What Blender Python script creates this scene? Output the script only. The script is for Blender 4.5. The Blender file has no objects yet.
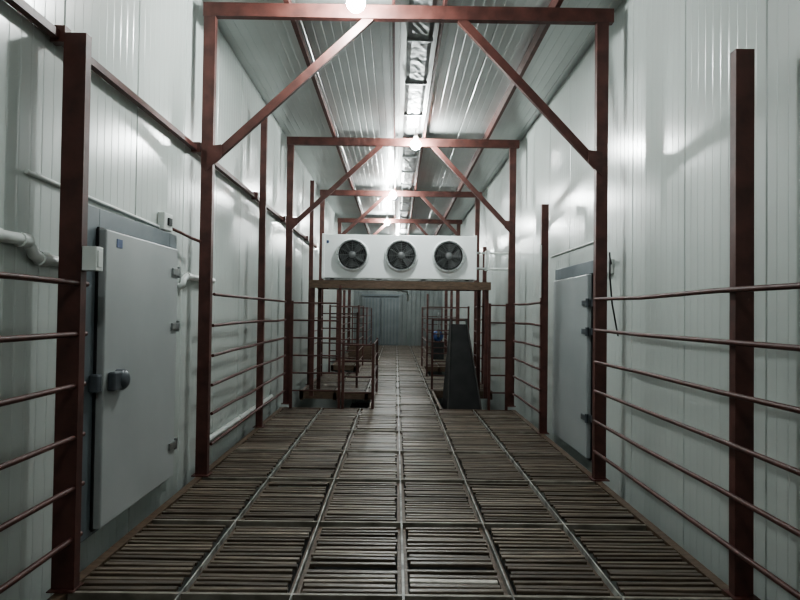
import bpy, math, random
from mathutils import Vector, Matrix, Euler
random.seed(7)
scene = bpy.context.scene
COL = scene.collection
try:
    scene.view_settings.look = 'AgX - Medium High Contrast'
except Exception as ex:
    print(ex)

# ------------------------------------------------------------------ materials
def new_mat(name):
    m = bpy.data.materials.new(name); m.use_nodes = True
    nt = m.node_tree
    return m, nt, nt.nodes["Principled BSDF"]

def ramp(nt, stops):
    r = nt.nodes.new("ShaderNodeValToRGB")
    el = r.color_ramp.elements
    while len(el) < len(stops): el.new(0.5)
    for e, (p, c) in zip(el, stops):
        e.position = p; e.color = (c[0], c[1], c[2], 1)
    return r

def noisy(name, c1, c2, scale=6, rough=0.5, metal=0.0, stretch=(1,1,1), bump=0.0, rough2=None, detail=5, lo=0.35, hi=0.7, spec=0.5):
    m, nt, b = new_mat(name)
    tc = nt.nodes.new("ShaderNodeTexCoord")
    mp = nt.nodes.new("ShaderNodeMapping"); mp.inputs["Scale"].default_value = stretch
    nz = nt.nodes.new("ShaderNodeTexNoise"); nz.inputs["Scale"].default_value = scale; nz.inputs["Detail"].default_value = detail
    nt.links.new(tc.outputs["Object"], mp.inputs[0]); nt.links.new(mp.outputs[0], nz.inputs["Vector"])
    r = ramp(nt, [(lo, c1), (hi, c2)])
    nt.links.new(nz.outputs["Fac"], r.inputs[0]); nt.links.new(r.outputs[0], b.inputs["Base Color"])
    b.inputs["Metallic"].default_value = metal
    b.inputs["Specular IOR Level"].default_value = spec
    if rough2 is None: b.inputs["Roughness"].default_value = rough
    else:
        mr = nt.nodes.new("ShaderNodeMapRange"); mr.inputs["To Min"].default_value = rough; mr.inputs["To Max"].default_value = rough2
        nt.links.new(nz.outputs["Fac"], mr.inputs[0]); nt.links.new(mr.outputs[0], b.inputs["Roughness"])
    if bump:
        bp = nt.nodes.new("ShaderNodeBump"); bp.inputs["Strength"].default_value = bump; bp.inputs["Distance"].default_value = 0.02
        nt.links.new(nz.outputs["Fac"], bp.inputs["Height"]); nt.links.new(bp.outputs[0], b.inputs["Normal"])
    return m

M_RED   = noisy("red_oxide_steel", (0.062,0.024,0.020), (0.120,0.045,0.037), 8, 0.5, bump=0.18, detail=8)
M_WALL  = noisy("white_panel_sheet", (0.525,0.562,0.540), (0.565,0.602,0.580), 0.8, 0.23, stretch=(1,1,0.4), spec=0.65)
M_CEIL  = noisy("ceiling_panel_sheet", (0.47,0.495,0.485), (0.53,0.555,0.545), 1.2, 0.32, metal=0.5)
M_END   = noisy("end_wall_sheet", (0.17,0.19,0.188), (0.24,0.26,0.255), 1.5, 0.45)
M_FOIL  = noisy("crinkled_foil", (0.24,0.25,0.25), (0.38,0.395,0.39), 6, 0.48, metal=0.7, bump=0.7)
M_PVC   = noisy("white_pvc", (0.66,0.68,0.66), (0.76,0.78,0.76), 5, 0.35)
M_DOOR  = noisy("grey_door_skin", (0.355,0.372,0.372), (0.41,0.428,0.428), 1.5, 0.35)
M_DOORR = noisy("pale_grey_door_skin", (0.34,0.365,0.37), (0.39,0.415,0.42), 1.5, 0.35)
M_FRAME = noisy("blue_grey_door_frame", (0.13,0.152,0.168), (0.17,0.195,0.21), 3, 0.4)
M_LATCH = noisy("dark_grey_latch", (0.06,0.07,0.08), (0.10,0.11,0.125), 8, 0.35)
M_DARK  = noisy("black_plastic", (0.012,0.013,0.014), (0.03,0.03,0.032), 8, 0.4)
M_BLACKS= noisy("black_sheet", (0.004,0.0045,0.0045), (0.012,0.012,0.012), 5, 0.6, spec=0.25)
M_BLACKE= noisy("dark_steel_edge", (0.02,0.018,0.016), (0.045,0.04,0.037), 9, 0.5)
M_CHROME= noisy("brushed_hinge_metal", (0.25,0.26,0.26), (0.42,0.43,0.43), 20, 0.3, metal=0.8)
M_WIRE  = noisy("grey_guard_wire", (0.10,0.105,0.105), (0.16,0.165,0.165), 20, 0.4)
M_WHITE = noisy("white_casing_paint", (0.74,0.77,0.77), (0.80,0.83,0.83), 2, 0.3)
M_BLUE  = noisy("blue_paint", (0.03,0.06,0.16), (0.05,0.09,0.22), 6, 0.4)
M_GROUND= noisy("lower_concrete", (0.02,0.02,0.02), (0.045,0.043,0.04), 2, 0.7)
M_CABLE = noisy("brown_cable", (0.08,0.025,0.02), (0.12,0.04,0.03), 9, 0.4)
M_GLINT  = noisy("painted_glint_slat", (0.55,0.50,0.46), (0.8,0.74,0.68), 12, 0.2)  # reflected light on one slat, painted in as a pale base colour
M_SEAM  = noisy("worn_seam_steel", (0.15,0.145,0.135), (0.50,0.49,0.46), 4, 0.5, metal=0.0, stretch=(1,1.6,1), lo=0.38, hi=0.62)
M_CROSS = noisy("cross_joint_wood", (0.16,0.14,0.115), (0.34,0.31,0.265), 6, 0.5)
M_PLANK = noisy("brown_plank", (0.075,0.05,0.033), (0.15,0.10,0.068), 10, 0.5, stretch=(1,6,6))
M_BLADE = noisy("fan_blade_grey",(.03,.033,.033),(.06,.063,.063),8,.35)

def wood():
    m, nt, b = new_mat("wet_brown_slats")
    g = nt.nodes.new("ShaderNodeNewGeometry")
    tc = nt.nodes.new("ShaderNodeTexCoord")
    mp = nt.nodes.new("ShaderNodeMapping"); mp.inputs["Scale"].default_value = (2.5, 14, 14)
    nz = nt.nodes.new("ShaderNodeTexNoise"); nz.inputs["Scale"].default_value = 2.2; nz.inputs["Detail"].default_value = 7
    nt.links.new(tc.outputs["Object"], mp.inputs[0]); nt.links.new(mp.outputs[0], nz.inputs["Vector"])
    r1 = ramp(nt, [(0.0,(0.070,0.053,0.041)),(0.5,(0.110,0.086,0.067)),(0.9,(0.15,0.121,0.097)),(1.0,(0.25,0.21,0.175))])
    nt.links.new(g.outputs["Random Per Island"], r1.inputs[0])
    r2 = ramp(nt, [(0.3,(0.6,0.58,0.55)),(0.7,(1.4,1.36,1.30))])
    nt.links.new(nz.outputs["Fac"], r2.inputs[0])
    mx = nt.nodes.new("ShaderNodeMixRGB"); mx.blend_type = 'MULTIPLY'; mx.inputs[0].default_value = 1
    nt.links.new(r1.outputs[0], mx.inputs[1]); nt.links.new(r2.outputs[0], mx.inputs[2])
    nt.links.new(mx.outputs[0], b.inputs["Base Color"])
    mr = nt.nodes.new("ShaderNodeMapRange")
    mr.inputs["To Min"].default_value = 0.27; mr.inputs["To Max"].default_value = 0.55
    nt.links.new(nz.outputs["Fac"], mr.inputs[0]); nt.links.new(mr.outputs[0], b.inputs["Roughness"])
    bp = nt.nodes.new("ShaderNodeBump"); bp.inputs["Strength"].default_value = 0.4; bp.inputs["Distance"].default_value = 0.01
    nt.links.new(nz.outputs["Fac"], bp.inputs["Height"]); nt.links.new(bp.outputs[0], b.inputs["Normal"])
    return m
M_WOOD = wood()

def emis(name, col, s):
    m, nt, b = new_mat(name)
    b.inputs["Base Color"].default_value = (*col, 1)
    b.inputs["Emission Color"].default_value = (*col, 1); b.inputs["Emission Strength"].default_value = s
    return m
M_BULB = emis("glowing_bulb", (0.94,1.0,0.985), 760)
M_BULB2 = emis("softer_glowing_bulb", (0.94,1.0,0.985), 420)

# ------------------------------------------------------------------ mesh builder
class MB:
    def __init__(s): s.v=[]; s.f=[]; s.m=[]; s.sm=[]
    def add(s, vs, fs, mat=0, smooth=False):
        o=len(s.v); s.v += [Vector(v) for v in vs]
        for f in fs: s.f.append([i+o for i in f]); s.m.append(mat); s.sm.append(smooth)
    def box(s, x0,x1,y0,y1,z0,z1, mat=0):
        s.add([(x0,y0,z0),(x1,y0,z0),(x1,y1,z0),(x0,y1,z0),(x0,y0,z1),(x1,y0,z1),(x1,y1,z1),(x0,y1,z1)],
              [(0,3,2,1),(4,5,6,7),(0,1,5,4),(1,2,6,5),(2,3,7,6),(3,0,4,7)], mat)
        return s
    def prism(s, prof, p, q, up, mat=0):
        p=Vector(p); q=Vector(q); d=(q-p).normalized(); up=Vector(up); side=d.cross(up).normalized(); up=side.cross(d).normalized()
        n=len(prof); vs=[p+side*a+up*b for a,b in prof]+[q+side*a+up*b for a,b in prof]
        fs=[(i,(i+1)%n,n+(i+1)%n,n+i) for i in range(n)]
        fs+= [tuple(reversed(range(n))), tuple(range(n,2*n))]
        s.add(vs,fs,mat); return s
    def channel(s, p, q, up, w=0.12, d=0.055, t=0.009, mat=0):
        h=w/2
        prof=[(-h,0),(h,0),(h,d),(h-t,d),(h-t,t),(-h+t,t),(-h+t,d),(-h,d)]
        return s.prism(prof,p,q,up,mat)
    def tube(s, pts, r, seg=10, mat=0, cap=True):
        pts=[Vector(p) for p in pts]; n=len(pts); rings=[]
        prev=None
        for i,p in enumerate(pts):
            if i==0: d=pts[1]-p
            elif i==n-1: d=p-pts[i-1]
            else: d=(pts[i+1]-p).normalized()+(p-pts[i-1]).normalized()
            d.normalize()
            if prev is None:
                a=Vector((0,0,1)) if abs(d.z)<0.9 else Vector((1,0,0))
                u=d.cross(a).normalized()
            else:
                u=(prev-d*prev.dot(d)).normalized()
            prev=u; w=d.cross(u)
            rr = r[i] if isinstance(r,(list,tuple)) else r
            rings.append([p+(u*math.cos(2*math.pi*k/seg)+w*math.sin(2*math.pi*k/seg))*rr for k in range(seg)])
        vs=[v for rg in rings for v in rg]; fs=[]
        for i in range(n-1):
            for k in range(seg):
                a=i*seg+k; b=i*seg+(k+1)%seg
                fs.append((a,b,b+seg,a+seg))
        s.add(vs,fs,mat,True)
        if cap:
            s.add(rings[0],[tuple(reversed(range(seg)))],mat); s.add(rings[-1],[tuple(range(seg))],mat)
        return s
    def torus(s, c, R, r, seg=40, sg=6, mat=0):
        c=Vector(c); vs=[]; fs=[]
        for i in range(seg):
            a=2*math.pi*i/seg
            for k in range(sg):
                b=2*math.pi*k/sg; rr=R+r*math.cos(b)
                vs.append(c+Vector((rr*math.cos(a), r*math.sin(b), rr*math.sin(a))))
        for i in range(seg):
            for k in range(sg):
                fs.append((i*sg+k, i*sg+(k+1)%sg, ((i+1)%seg)*sg+(k+1)%sg, ((i+1)%seg)*sg+k))
        s.add(vs,fs,mat,True); return s
    def lathe(s, c, prof, axis='z', seg=20, mat=0, smooth=True):
        c=Vector(c); vs=[]; fs=[]; n=len(prof)
        for i in range(seg):
            a=2*math.pi*i/seg
            for (r,h) in prof:
                if axis=='z': vs.append(c+Vector((r*math.cos(a), r*math.sin(a), h)))
                elif axis=='y': vs.append(c+Vector((r*math.cos(a), h, r*math.sin(a))))
                else: vs.append(c+Vector((h, r*math.cos(a), r*math.sin(a))))
        for i in range(seg):
            j=(i+1)%seg
            for k in range(n-1):
                fs.append((i*n+k, j*n+k, j*n+k+1, i*n+k+1))
        s.add(vs,fs,mat,smooth); return s

WO = {}
import bmesh
def finish(mb, name, mats, origin=None, parent=None, label=None, category=None, group=None, kind=None, bevel=0):
    me=bpy.data.meshes.new(name)
    if origin is None:
        xs=[v.x for v in mb.v]; ys=[v.y for v in mb.v]; zs=[v.z for v in mb.v]
        origin=Vector(((min(xs)+max(xs))/2,(min(ys)+max(ys))/2,min(zs)))
    origin=Vector(origin)
    me.from_pydata([tuple(v-origin) for v in mb.v],[],mb.f)
    if not isinstance(mats,(list,tuple)): mats=[mats]
    for m in mats: me.materials.append(m)
    me.polygons.foreach_set("material_index", mb.m); me.polygons.foreach_set("use_smooth", mb.sm)
    me.update()
    ob=bpy.data.objects.new(name, me); COL.objects.link(ob)
    bm=bmesh.new(); bm.from_mesh(me); bmesh.ops.recalc_face_normals(bm, faces=bm.faces); bm.to_mesh(me); bm.free()
    if parent is not None:
        ob.parent=parent; ob.location=origin-WO[parent]
    else: ob.location=origin
    WO[ob]=origin
    if bevel:
        md=ob.modifiers.new("bevel","BEVEL"); md.width=bevel; md.segments=2; md.limit_method='ANGLE'
    tag(ob,label,category,group,kind); return ob
def tag(ob,label=None,category=None,group=None,kind=None):
    if label: ob["label"]=label
    if category: ob["category"]=category
    if group: ob["group"]=group
    if kind: ob["kind"]=kind
def empty(name, loc, label=None, category=None, group=None):
    e=bpy.data.objects.new(name,None); e.empty_display_size=0.2; e.location=loc; COL.objects.link(e)
    WO[e]=Vector(loc); tag(e,label,category,group); return e

# ------------------------------------------------------------------ room dims
XL, XR = -1.90, 2.10
Y0, Y1 = -3.5, 28.0
ZC, ZB = 4.46, -2.6

def ribbed_profile(a0,a1,pitch=0.1,joint=1.0,gd=0.0014,jd=.008):
    pts=[(a0,0)]; n=int(round((a1-a0)/pitch))
    for i in range(1,n):
        a=a0+i*pitch
        is_j = (i % int(round(joint/pitch)))==0
        w = 0.010 if is_j else 0.009
        d = jd if is_j else gd
        pts += [(a-w,0),(a-w*0.5,-d),(a+w*0.5,-d),(a+w,0)]
    pts.append((a1,0)); return pts

def wall_long(name,x,sgn):
    mb=MB(); pr=ribbed_profile(Y0,Y1)
    n=len(pr); vs=[(x-sgn*d, y, ZB) for y,d in pr]+[(x-sgn*d, y, ZC+0.1) for y,d in pr]
    mb.add(vs,[(i,i+1,n+i+1,n+i) for i in range(n-1)])
    xo=x+sgn*0.12
    mb.add([(xo,Y0,ZB),(xo,Y1,ZB),(xo,Y1,ZC+0.1),(xo,Y0,ZC+0.1)],[(0,1,2,3)])
    return finish(mb,name,M_WALL,kind="structure",label="white ribbed insulated panel wall",origin=(x,0,0))
wall_long("wall_left",XL,-1); wall_long("wall_right",XR,1)

xa,xb=XL-0.1,XR+0.1
mb=MB(); pr=ribbed_profile(xa,xb,0.1,1.0,.0018,.006)
n=len(pr)
mb.add([(x,Y0,ZC-d) for x,d in pr]+[(x,Y1,ZC-d) for x,d in pr],[(i,i+1,n+i+1,n+i) for i in range(n-1)])
mb.add([(xa,Y0,ZC+.12),(xa,Y1,ZC+.12),(xb,Y1,ZC+.12),(xb,Y0,ZC+.12)],[(0,1,2,3)])
finish(mb,"ceiling",M_CEIL,kind="structure",label="silvery ribbed metal sheet ceiling",origin=(0,0,ZC))

mb=MB(); pr=ribbed_profile(XL,XR,0.2,1.0,0.04,.05); n=len(pr)
mb.add([(x,Y1-d,ZB) for x,d in pr]+[(x,Y1-d,ZC) for x,d in pr],[(i,i+1,n+i+1,n+i) for i in range(n-1)])
mb.add([(XL,Y1+.12,ZB),(XR,Y1+.12,ZB),(XR,Y1+.12,ZC),(XL,Y1+.12,ZC)],[(0,1,2,3)])
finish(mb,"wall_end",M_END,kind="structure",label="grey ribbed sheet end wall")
mb=MB(); mb.box(XL,XR,Y0-.12,Y0,ZB,ZC); finish(mb,"wall_back",M_WALL,kind="structure",label="white panel wall")
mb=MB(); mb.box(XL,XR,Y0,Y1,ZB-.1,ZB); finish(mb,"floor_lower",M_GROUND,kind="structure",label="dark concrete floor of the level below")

mb=MB()
for i,(a,b) in enumerate([(-1.45,-.70),(-.66,.12)]):
    mb.box(a,b,Y1-.07,Y1-.02,0,2.15)
    for k in range(5): mb.box(a+.03+k*.145,a+.10+k*.145,Y1-.10,Y1-.07,.05,2.1,1)
mb.box(-1.53,-1.45,Y1-.1,Y1-.02,0,2.2,1); mb.box(.12,.2,Y1-.1,Y1-.02,0,2.2,1)
mb.box(-1.53,.2,Y1-.12,Y1-.02,2.2,2.28,0)
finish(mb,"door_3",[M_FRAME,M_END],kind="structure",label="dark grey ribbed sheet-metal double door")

# ------------------------------------------------------------------ slatted floor
pits=[(-1.78,-0.40,9.65,11.6),(0.74,1.86,9.65,11.9),(-1.78,-0.95,15.2,17.2),(0.80,1.86,14.6,17.2)]
cols=[-1.74,-1.12,-0.53,0.06,0.64,1.22,1.84]
def cut(a,b,y):
    segs=[(a,b)]
    for (x0,x1,ya,yb) in pits:
        if ya-0.03<y<yb+0.03:
            out=[]
            for (p,q) in segs:
                if x1<=p or x0>=q: out.append((p,q)); continue
                if p<x0-0.05: out.append((p,x0))
                if q>x1+0.05: out.append((x1,q))
            segs=out
    return segs
mb=MB()
PL=1.14; pstart=5.60-PL*8
pitch=0.060
glints=0
while pstart<Y1-.1:
    pe=min(pstart+PL,Y1-.1)
    nrow=int((pe-pstart-.07)/pitch)
    for c in range(6):
        joff=random.uniform(-.006,.006)
        for rI in range(nrow):
            y=pstart+.065+joff+rI*pitch
            if y<1.5: continue
            if random.random()<.010: continue
            for (a,b) in cut(cols[c]+.038, cols[c+1]-.038, y):
                if (b-a)<.08: continue
                w=random.uniform(.030,.042); jy=random.uniform(-.006,.006); z1=random.uniform(-.008,.0); t=random.uniform(-.007,.007)
                ea=a+random.uniform(-.012,.012); eb=b-random.uniform(-.012,.012)
                z0=z1-.018; h=w/2; bv=.003
                prof=[(-h,z0),(h,z0),(h,z1-bv),(h-bv,z1),(-h+bv,z1),(-h,z1-bv)]
                vs=[(ea,y+jy-t+p0,z) for p0,z in prof]+[(eb,y+jy+t+p0,z) for p0,z in prof]
                fs=[(i,(i+1)%6,6+(i+1)%6,6+i) for i in range(6)]+[(5,4,3,2,1,0),(6,7,8,9,10,11)]
                mat=0
                if c==3 and glints<1 and y>3.47: mat=2; glints+=1  # single slat near the front carries the painted reflection
                mb.add(vs,fs,mat)
    for (a,b) in cut(cols[0],cols[-1],pstart):
        if pstart>Y0: mb.box(a,b,pstart-.012,pstart+.012,-.05,-.002,4)
    pstart+=PL
ybr=sorted(set([Y0,Y1-.1]+[p[2] for p in pits]+[p[3] for p in pits]))
for ci,cx in enumerate(cols):
    for (a,b) in zip(ybr[:-1],ybr[1:]):
        m=(a+b)/2
        if any(x0-.001<cx<x1+.001 and ya<m<yb for x0,x1,ya,yb in pits): continue
        hw=.0045 if ci not in (0,6) else .03
        if ci==3: hw=.007
        mb.box(cx-hw,cx+hw,a,b,-.08,.001,1 if ci not in (0,6) else 3)
        mb.box(cx-.03,cx+.03,a,b,-.16,-.036,3)
mb.box(cols[0],cols[-1],Y0,1.45,-.05,-.01,3)
for (x0,x1,ya,yb) in pits:
    mb.box(x0,x1,ya-.03,ya,-.14,.0,3); mb.box(x0,x1,yb,yb+.03,-.14,.0,3)
    if x0<-1: mb.box(x1,x1+.04,ya,yb,-.14,.002,3)
    else: mb.box(x0-.04,x0,ya,yb,-.14,.002,3)
finish(mb,"floor",[M_WOOD,M_SEAM,M_GLINT,M_PLANK,M_CROSS],kind="structure",label="walkway floor of worn brown timber slats with steel seams",origin=(0,0,0))

# ------------------------------------------------------------------ ceiling trims
def purlin(x,w=.06):
    mb=MB(); mb.box(x-w/2,x+w/2,Y0+.05,Y1-.1,4.32,4.40); mb.box(x-w/2,x-w/2+.012,Y0+.05,Y1-.1,4.40,ZC-.001)
    return mb
i=1
for x,w in ((-1.04,.045),(-0.06,.025),(.42,.025),(1.45,.045)):
    finish(purlin(x,w),"trim_%d"%i,M_RED,kind="structure",label="red oxide painted steel purlin under the ceiling"); i+=1
mb=MB()
yy=Y0+.1
while yy<Y1-1.3:
    L=1.25
    nx,ny=6,14; g=[]
    for a in range(nx+1):
        for b in range(ny+1):
            edge = a in (0,nx)
            g.append((.09+.26*a/nx, yy+(L)*b/ny, (4.44 if edge else 4.415+random.uniform(-.006,.006))))
    mb.add(g,[(a*(ny+1)+b,(a+1)*(ny+1)+b,(a+1)*(ny+1)+b+1,a*(ny+1)+b+1) for a in range(nx) for b in range(ny)])
    mb.box(.08,.36,yy+L-.02,yy+L+.01,4.40,ZC-.011)
    yy+=L
finish(mb,"trim_%d"%i,M_FOIL,kind="structure",label="crinkled silver foil ridge strip"); i+=1

# ------------------------------------------------------------------ portal frames
PXL,PXR=-1.735,1.865
ZBM=4.245
for k,fy in enumerate((5.65,10.0,14.35,18.7,23.05)):
    e=empty("steel_portal_frame",(0.065,fy,0),"red oxide steel portal frame with two diagonal knee braces","steel frame","portal frames along the walkway")
    for px,s in ((PXL,1),(PXR,-1)):
        m=MB(); m.channel((px,fy-.03,0.012),(px,fy-.03,4.18),(0,1,0),w=.105,d=.07)
        m.box(px-.075,px+.075,fy-.07,fy+.08,0.004,.012)
        finish(m,"post",M_RED,parent=e)
    m=MB(); m.channel((PXL-.06,fy-.03,ZBM),(PXR+.1,fy-.03,ZBM),(0,1,0),w=.125,d=.07)
    finish(m,"beam",M_RED,parent=e)
    for (xa,xb) in ((PXL+.03,-.27),(PXR-.03,.56)):
        m=MB(); m.channel((xa,fy-.015,2.86),(xb,fy-.015,4.2),(0,1,0),w=.075,d=.045,t=.007)
        sx=1 if xa<0 else -1
        m.add([(xa-.03*sx,fy-.04,2.76),(xa+.1*sx,fy-.04,2.88),(xa+.1*sx,fy-.04,3.0),(xa-.03*sx,fy-.04,2.98),
               (xa-.03*sx,fy-.032,2.76),(xa+.1*sx,fy-.032,2.88),(xa+.1*sx,fy-.032,3.0),(xa-.03*sx,fy-.032,2.98)],
              [(0,1,2,3),(7,6,5,4),(0,4,5,1),(1,5,6,2),(2,6,7,3),(3,7,4,0)])
        finish(m,"brace",M_RED,parent=e)

# ------------------------------------------------------------------ side railings
RZ=[1.635,1.355,1.08,.81,.54,.27]
def side_railing(x,y0,y1,posts,inner,label):
    e=empty("guard_railing",(x,(y0+y1)/2,0),label,"railing","guard railings")
    for (py,top,w) in posts:
        m=MB(); m.channel((x,py-.03,.006),(x,py-.03,top),(0,1,0),w=w,d=.06)
        m.box(x-.07,x+.07,py-.06,py+.06,0.002,.008)
        finish(m,"post",M_RED,parent=e)
    for z in RZ:
        m=MB(); xx=x+inner
        npt=5; pts=[(xx+random.uniform(-.004,.004), y0+(y1-y0)*i/npt, z+random.uniform(-.008,.008)) for i in range(npt+1)]
        m.tube(pts,.015,8); finish(m,"rail",M_RED,parent=e)
    return e
side_railing(-1.745,.3,3.42,[(3.35,2.98,.12)],.04,"six-bar red steel guard railing ending beside the grey door")
side_railing(1.875,.3,5.58,[(3.35,2.95,.10)],-.075,"six-bar red steel guard railing along the white wall")
side_railing(-1.735,5.74,9.5,[(8.0,4.05,.08)],.05,"six-bar red steel guard railing with one tall slim post")
side_railing(1.865,7.75,9.5,[(7.8,2.88,.09)],-.05,"six-bar red steel guard railing starting beside the grey door")
side_railing(-1.735,12.3,14.2,[(12.6,4.15,.08)],.05,"six-bar red steel guard railing with one tall slim post")
side_railing(1.865,13.05,14.2,[(13.1,2.9,.08)],-.05,"six-bar red steel guard railing by the floor opening")
side_railing(-1.735,18.9,22.9,[(20.8,2.9,.08)],.05,"distant six-bar red steel guard railing along the wall")
side_railing(1.865,18.9,22.9,[(20.8,2.9,.08)],-.05,"distant six-bar red steel guard railing along the wall")

m=MB(); m.prism([(-.022,-.022),(.022,-.022),(.022,.022),(-.022,.022)],(-1.85,.4,2.97),(-1.85,14.3,2.97),(0,0,1))
for yy in (1.0,3.35,5.65,8.0,10.0,12.6): m.box(-1.88,-1.80,yy-.03,yy+.03,2.93,3.02)
finish(m,"wall_rail",M_RED,label="long red steel bar running along the panel wall at post-top height",category="steel bar")

def opening_railing(pts,label,top=1.0,nr=5,tall=(),th=1.93):
    e=empty("opening_railing",(sum(p[0] for p in pts)/len(pts),sum(p[1] for p in pts)/len(pts),0),label,"railing","railings round the floor openings")
    for i,p in enumerate(pts):
        m=MB(); h=top+.03 if i not in tall else th
        m.box(p[0]-.02,p[0]+.02,p[1]-.02,p[1]+.02,0.004,h); finish(m,"post",M_RED,parent=e)
    for k in range(nr):
        z=top*(k+1)/nr
        m=MB()
        for a,b in zip(pts[:-1],pts[1:]): m.tube([(a[0],a[1],z),(b[0],b[1],z)],.012,8)
        finish(m,"rail",M_RED,parent=e)
opening_railing([(-1.6,9.58),(-.86,9.58)],"tall red steel six-bar panel at the opening corner",1.62,6,tall=(1,),th=1.9)
opening_railing([(-.80,9.58),(-.34,9.58),(-.34,11.6)],"low red steel railing round a floor opening",.98,4)
opening_railing([(1.45,9.58),(1.72,9.58)],"narrow tall red steel six-bar panel beside the black chute",1.62,6)
opening_railing([(.72,12.1),(1.4,12.1)],"red steel railing at the far edge of a floor opening",1.35,5)
opening_railing([(-1.5,12.2),(-.75,12.2)],"red steel five-bar railing behind a floor opening",1.45,5)
opening_railing([(-1.6,15.1),(-.90,15.1),(-.90,17.2)],"red steel pen railing round a farther floor opening",1.62,6)
opening_railing([(1.7,14.5),(.74,14.5),(.74,17.2)],"red steel pen railing beside a farther floor opening",1.62,6,tall=(1,))
opening_railing([(-1.5,21.5),(-1.0,21.5),(-1.0,25.5)],"distant red steel pen railing",1.62,6)
opening_railing([(1.6,21.5),(1.1,21.5),(1.1,25.5)],"distant red steel pen railing",1.62,6)

# ------------------------------------------------------------------ evaporator and stand
EY=10.95
e=empty("evaporator_stand",(.05,EY+.5,0),"red steel stand with a plank deck carrying the fan unit","equipment stand")
for px in (-1.47,1.60):
    for py in (EY-.02,EY+1.0):
        m=MB(); m.channel((px,py,-.0),(px,py,1.94),(0,1,0),w=.07,d=.05); finish(m,"post",M_RED,parent=e)
for yy in (EY-.03,EY+1.03):
    m=MB(); m.channel((-1.52,yy,1.96),(1.65,yy,1.96),(0,1,0),w=.075,d=.05); finish(m,"beam",M_RED,parent=e)
m=MB()
for i in range(9): m.box(-1.5,1.63,EY-.08+i*.13,EY+.03+i*.13,2.0,2.035)
m.box(-1.53,1.66,EY-.11,EY-.082,1.90,2.04)
finish(m,"deck",M_PLANK,parent=e)
for i in range(6):
    m=MB(); x=-1.3+i*.54; m.box(x,x+.06,EY+.03,EY+.98,1.93,2.0); finish(m,"joist",M_RED,parent=e)
m=MB(); m.tube([(-1.25,EY+.55,1.915),(.0,EY+.55,1.905),(.2,EY+.55,1.87),(.22,EY+.55,1.83),(.22,EY+.55,1.70)],.016,8); finish(m,"drain_tube",M_PVC,parent=e,label="thin white drain tube")

EX0,EX1,EZ0,EZ1=-1.32,1.42,2.085,2.86
e=empty("evaporator_unit",((EX0+EX1)/2,EY+.35,2.035),"white cold-room evaporator with three black axial fans","evaporator fan unit")
m=MB(); m.box(EX0+.03,EX1-.03,EY,EY+.62,EZ0,EZ1); finish(m,"casing",M_WHITE,parent=e,bevel=.012)
for (a,b) in ((EX0,EX0+.05),(EX1-.05,EX1)):
    m=MB(); m.box(a,b,EY-.012,EY+.64,EZ0-.01,EZ1+.01); finish(m,"end_cap",M_WHITE,parent=e,bevel=.008)
for xx in (EX0+.15,-.35,.45,EX1-.2):
    m=MB(); m.box(xx,xx+.07,EY+.02,EY+.6,2.036,EZ0); finish(m,"foot",M_CHROME,parent=e)
m=MB(); m.box(EX0+.06,EX1-.06,EY+.02,EY+.58,EZ0-.03,EZ0-.002); finish(m,"drain_pan",M_CHROME,parent=e)
FZ=(EZ0+EZ1)/2+.02; FR=.26
for fx in (-.78,.08,.92):
    m=MB()
    m.lathe((fx,EY,FZ),[(FR+.04,0),(FR+.035,-.03),(FR+.015,-.075),(FR,-.08),(FR-.01,-.05),(FR-.01,-.004)],'y',48)
    fan=finish(m,"fan",M_WHITE,parent=e,origin=(fx,EY,FZ))
    m=MB(); m.lathe((fx,EY-.006,FZ),[(0.001,0),(FR-.012,0)],'y',40); finish(m,"fan_recess_shade",M_BLACKS,parent=fan)  # black disc paints the shade of the open recess behind the blades
    m=MB(); m.lathe((fx,EY-.015,FZ),[(.001,-.05),(.06,-.05),(.075,-.035),(.075,.0)],'y',24)
    finish(m,"hub",M_DARK,parent=fan)
    m=MB()
    for b in range(5):
        a0=b*2*math.pi/5+.3+fx; nseg=6; vs=[]
        for j in range(nseg+1):
            r=.07+(FR-.10)*j/nseg; wd=.28+.16*math.sin(j/nseg*1.5); sw=.35*j/nseg
            for sgn,dy in ((-1,-.045),(1,-.015)):
                a=a0+sw+sgn*wd
                vs.append((fx+r*math.cos(a),EY+dy,FZ+r*math.sin(a)))
        m.add(vs,[(2*j,2*j+1,2*j+3,2*j+2) for j in range(nseg)],0,True)
    finish(m,"fan_blades",M_BLADE,parent=fan)
    m=MB()
    for R in (.06,.09,.12,.15,.18,.21,.24,.262): m.torus((fx,EY-.09,FZ),R,.0034,seg=36,sg=4)
    for b in range(12):
        a=b*math.pi/6; m.tube([(fx+.06*math.cos(a),EY-.09,FZ+.06*math.sin(a)),(fx+.275*math.cos(a),EY-.082,FZ+.275*math.sin(a))],.004,5)
    m.lathe((fx,EY-.09,FZ),[(.001,-.006),(.055,-.006),(.06,0)],'y',20)
    finish(m,"fan_guard",M_WIRE,parent=fan)
m=MB(); m.box(EX0+.08,EX0+.12,EY-.004,EY-.0005,2.70,2.75); finish(m,"rating_plate",M_BLUE,parent=e,label="small blue rating plate")

m=MB(); m.tube([(EX1+.002,EY+.25,2.3),(1.70,EY+.25,2.3),(2.099,EY+.25,2.3)],.022,10)
m.tube([(EX1+.002,EY+.4,2.6),(1.50,EY+.4,2.6),(2.099,EY+.4,2.6)],.018,8)
m.box(1.62,1.68,EY+.22,EY+.43,2.27,2.63)
finish(m,"refrigerant_pipe",M_PVC,label="white insulated pipes running from the fan unit to the wall",category="pipe")

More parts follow.
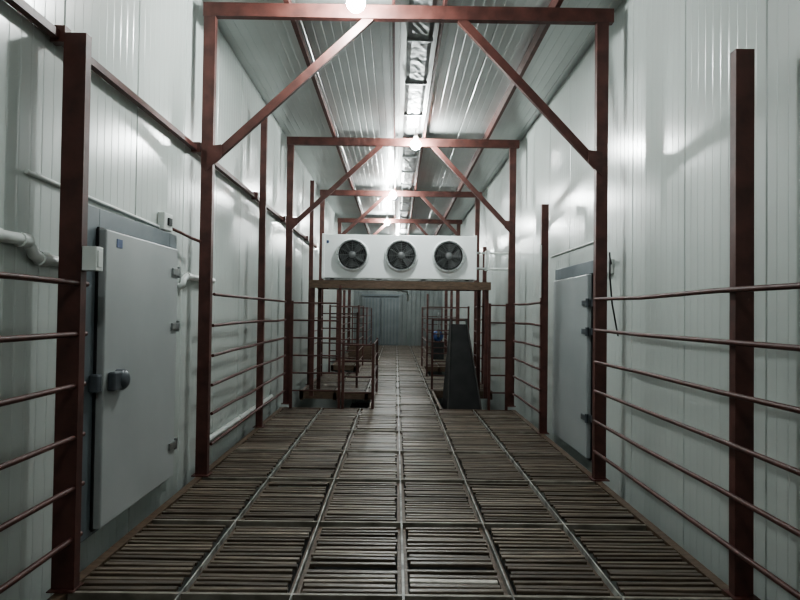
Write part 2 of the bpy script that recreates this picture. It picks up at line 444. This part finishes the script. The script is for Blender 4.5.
# ------------------------------------------------------------------ doors
def cold_door(name,xw,s,y0,y1,z0,z1,hinge_far,hz,handle,label,fw=.1,ML=M_DOOR,MF=M_FRAME):
    def B(m,a,b,*r,mat=0):
        x0,x1=sorted((xw+s*a,xw+s*b)); m.box(x0,x1,*r,mat)
    m=MB()
    B(m,.001,.045,y0-fw,y0+.03,z0-.04,z1+fw); B(m,.001,.045,y1-.03,y1+fw,z0-.04,z1+fw); B(m,.001,.045,y0+.03,y1-.03,z1-.03,z1+fw); B(m,.001,.045,y0+.03,y1-.03,z0-.04,z0+.03)
    d=finish(m,name,MF,kind="structure",label=label,bevel=.004)
    m=MB(); B(m,.046,.105,y0,y1,z0,z1); leaf=finish(m,"door_leaf",ML,parent=d,bevel=.01)
    m=MB()
    e=.012
    for (a,b,c,dd) in ((y0-e,y0+.02,z0,z1),(y1-.02,y1+e,z0,z1),(y0,y1,z1-.02,z1+e),(y0,y1,z0-e,z0+.02)):
        B(m,.03,.06,a,b,c,dd)
    finish(m,"door_gasket",M_DARK,parent=d)
    for z in hz:
        m=MB(); yh=y1 if hinge_far else y0; q=-1 if hinge_far else 1
        ya,yb=sorted((yh+q*.14,yh-q*.02)); B(m,.106,.122,ya,yb,z-.028,z+.028)
        ya,yb=sorted((yh-q*.015,yh-q*.09)); B(m,.046,.075,ya,yb,z-.035,z+.035)
        m.tube([(xw+s*.105,yh-q*.01,z-.045),(xw+s*.105,yh-q*.01,z+.045)],.02,10)
        finish(m,"hinge",M_LATCH if not hinge_far else M_CHROME,parent=d,bevel=.003)
    if handle:
        hy,h=handle
        m=MB()
        m.lathe((xw,hy+.06,h),[(.001,s*.175),(.035,s*.175),(.055,s*.165),(.068,s*.145),(.071,s*.107)],'x',24)
        B(m,.107,.155,hy-.085,hy+.06,h-.06,h+.06)
        hd=finish(m,"latch",M_LATCH,parent=d,bevel=.012)
        m=MB(); B(m,.046,.105,y0-.075,y0-.014,h-.055,h+.055); finish(m,"strike",M_LATCH,parent=d,bevel=.012)
    return d
d1=cold_door("door_1",XL,1,3.84,5.10,.14,1.99,True,(1.80,1.36,.40),(3.97,1.04),"light grey insulated cold-room door in a blue-grey frame",fw=.13)
m=MB(); m.box(XL+.1055,XL+.108,3.98,4.06,1.89,1.945); finish(m,"sticker",M_BLUE,parent=d1,label="small blue sticker")
d2=cold_door("door_2",XR,-1,6.46,7.85,.0,1.92,False,(1.62,1.32,.42),None,"light grey insulated cold-room door with metal hinges",fw=.15,ML=M_DOORR,MF=M_FRAME)

# ------------------------------------------------------------------ pipes, conduits, boxes
def pipe(pts,r,name,mat,label,cat="pipe",joints=()):
    m=MB(); m.tube(pts,r,12)
    for (c,ax,L) in joints:
        c=Vector(c); d=Vector(ax)*L/2; m.tube([c-d,c+d],r*1.25,12)
    return finish(m,name,mat,label=label,category=cat)
px=XL+.038
pipe([(px,.5,1.82),(px,3.05,1.835),(px,3.12,1.83),(px,3.17,1.80),(px,3.19,1.77),(px,3.25,1.755),(px,3.68,1.75)],.030,"drain_pipe",M_PVC,"white plastic drain pipe along the wall with elbow joints",
     joints=[((px,2.85,1.834),(0,1,0),.10),((px,3.10,1.833),(0,1,0),.07),((px,3.27,1.755),(0,1,0),.07)])
px=XL+.039
pipe([(XL+.002,5.42,1.70),(XL+.02,5.42,1.70),(px,5.425,1.72),(px,5.44,1.76),(px,5.50,1.79),(px,5.57,1.79),(px,6.3,1.79)],.028,"drain_pipe",M_PVC,"short white plastic pipe with an elbow entering the wall",
     joints=[((px,5.55,1.79),(0,1,0),.08),((px,6.0,1.79),(0,1,0),.09)])
pipe([(XL+.002,6.1,.2),(px,6.12,.2),(px,6.16,.2),(px,9.4,.2)],.03,"drain_pipe",M_PVC,"white plastic pipe running low along the wall behind the railing",
     joints=[((px,7.5,.2),(0,1,0),.12)])
pipe([(XL+.013,3.15,2.19),(XL+.013,4.9,2.15),(XL+.013,4.95,2.15)],.012,"conduit",M_PVC,"thin white conduit above the grey door","conduit")
pipe([(XR-.011,6.15,2.27),(XR-.011,8.3,2.27),(XR-.011,8.35,2.27)],.011,"conduit",M_PVC,"thin white conduit above the grey door on the wall","conduit")
pipe([(1.806,7.74,1.70),(1.806,7.74,2.05),(1.806,7.74,2.36)],.012,"conduit",M_PVC,"thin white vertical conduit strapped to the steel post","conduit")
m=MB(); m.box(-1.682,-1.605,3.32,3.40,1.70,1.83); m.box(-1.606,-1.600,3.335,3.385,1.72,1.81)
finish(m,"junction_box",M_PVC,label="white plastic junction box fixed to the steel post",category="junction box",bevel=.006)
def switch_box(x0,s,y,z,label):
    xa,xb=sorted((x0+s*.002,x0+s*.06)); m=MB(); m.box(xa,xb,y-.09,y+.09,z-.07,z+.07)
    b=finish(m,"switch_box",M_PVC,label=label,category="electrical box",bevel=.008)
    xa,xb=sorted((x0+s*.06,x0+s*.075)); m=MB(); m.box(xa,xb,y-.03,y+.04,z-.03,z+.03); finish(m,"switch",M_DARK,parent=b)
    return b
switch_box(XL,1,5.0,2.20,"white electrical box with black switch above the door corner")
switch_box(XR,-1,6.05,1.97,"white electrical box with dark cable beside the door")
m=MB(); m.tube([(XL+.05,5.095,2.16),(XL+.09,5.2,2.14),(-1.79,5.4,2.12),(-1.77,5.57,2.11)],.014,8); finish(m,"cable",M_CABLE,label="short brown cable stub from the box to the post",category="cable")
m=MB(); m.tube([(XR-.03,5.955,1.99),(XR-.08,5.87,2.07),(XR-.10,5.80,2.08),(XR-.11,5.76,2.0),(XR-.11,5.76,1.85),(XR-.08,5.78,1.6),(XR-.009,5.82,1.3)],.008,8); finish(m,"cable",M_DARK,label="black cable looped beside the steel post",category="cable")

# ------------------------------------------------------------------ black chute in right opening
def quadbox(m,pts,off):
    off=Vector(off); p=[Vector(q) for q in pts]; vs=p+[q+off for q in p]; n=len(p)
    m.add(vs,[tuple(reversed(range(n))),tuple(range(n,2*n))]+[(i,(i+1)%n,n+(i+1)%n,n+i) for i in range(n)])
e=empty("loading_chute",(1.12,10.4,-.1),"black sheet-metal sloping chute standing in the floor opening","chute")
m=MB(); quadbox(m,[(.84,9.75,-.12),(1.37,9.75,-.12),(1.21,10.7,1.30),(.96,10.7,1.30)],(0,.03,.0)); finish(m,"bed",M_BLACKS,parent=e)
for xa,xb in ((.82,.94),(1.37,1.21)):
    m=MB(); quadbox(m,[(xa,9.74,-.12),(xb,10.7,1.38),(xb,10.8,1.38),(xa,10.8,-.12)],(.02,0,0)); finish(m,"side_sheet",M_BLACKS,parent=e)
    m=MB(); m.tube([(xa+.01,9.73,-.12),(xb+.01,10.69,1.38)],.012,8); finish(m,"edge_bar",M_BLACKE,parent=e)

# ------------------------------------------------------------------ crate and pump
x,y,w_,d_,h_=-1.1,19.6,.7,.5,.4
e=empty("wooden_crate",(x,y,0),"slatted brown wooden crate on the walkway","crate")
for a in (-1,1):
    for b in (-1,1):
        m=MB(); m.box(x+a*(w_/2-.02)-.02,x+a*(w_/2-.02)+.02,y+b*(d_/2-.02)-.02,y+b*(d_/2-.02)+.02,.006,h_); finish(m,"corner_post",M_PLANK,parent=e)
m=MB()
for k in range(4):
    z=.03+k*.1
    m.box(x-w_/2,x+w_/2,y-d_/2-.015,y-d_/2,z,z+.07); m.box(x-w_/2,x+w_/2,y+d_/2,y+d_/2+.015,z,z+.07)
    m.box(x-w_/2-.015,x-w_/2,y-d_/2,y+d_/2,z,z+.07); m.box(x+w_/2,x+w_/2+.015,y-d_/2,y+d_/2,z,z+.07)
m.box(x-w_/2,x+w_/2,y-d_/2,y+d_/2,.01,.03)
finish(m,"slats",M_PLANK,parent=e)
e=empty("pump",(1.35,20.2,0),"blue electric pump on the walkway by the wall","pump")
m=MB(); m.lathe((1.35,20.0,.75),[(.001,-.3),(.14,-.3),(.17,-.26),(.17,.2),(.12,.26),(.001,.26)],'y',24); finish(m,"motor",M_BLUE,parent=e)
m=MB(); m.box(1.15,1.55,19.8,20.3,.0,.56); m.box(1.25,1.45,19.85,20.2,.56,.62); finish(m,"base",M_DARK,parent=e,bevel=.01)
m=MB(); m.tube([(1.35,19.65,.75),(1.35,19.5,.75),(1.35,19.45,.8),(1.35,19.45,1.5)],.04,10); finish(m,"outlet_pipe",M_CHROME,parent=e)

# ------------------------------------------------------------------ lamps
for k,(lx,ly) in enumerate(((-.38,5.3),(.28,9.8),(-.10,14.1),(-.3,18.5),(.15,22.8),(0.0,26.3),(0.1,-.6))):
    e=empty("ceiling_lamp",(lx,ly,ZC-.02),"glowing white globe bulb in a white holder under the ceiling","lamp","bulbs under the ceiling")
    m=MB(); m.tube([(lx,ly,ZC-.003),(lx,ly,4.29)],.008,8)
    m.lathe((lx,ly,0),[(.012,4.34),(.03,4.32),(.034,4.26),(.03,4.24),(.001,4.24)],'z',16); finish(m,"lamp_holder",M_PVC,parent=e)
    m=MB(); R=.08; pr=[(max(.001,R*math.sin(t)),4.16+R*math.cos(t)) for t in [math.pi*i/10 for i in range(11)]]
    m.lathe((lx,ly,0),pr,'z',18); finish(m,"bulb",M_BULB2 if k>3 else M_BULB,parent=e)

w=bpy.data.worlds.new("world"); scene.world=w; w.use_nodes=True
w.node_tree.nodes["Background"].inputs[0].default_value=(.5,.58,.6,1); w.node_tree.nodes["Background"].inputs[1].default_value=.05

cam=bpy.data.cameras.new("camera"); cam.sensor_width=36; cam.lens=27.9; cam.clip_start=.05; cam.clip_end=200
co=bpy.data.objects.new("camera",cam); COL.objects.link(co)
R=Matrix.Rotation(math.radians(-.37),4,'Z')@Matrix.Rotation(math.radians(91.1),4,'X')@Matrix.Rotation(math.radians(.75),4,'Z')
co.matrix_world=Matrix.Translation((0,0,1.5))@R
scene.camera=co
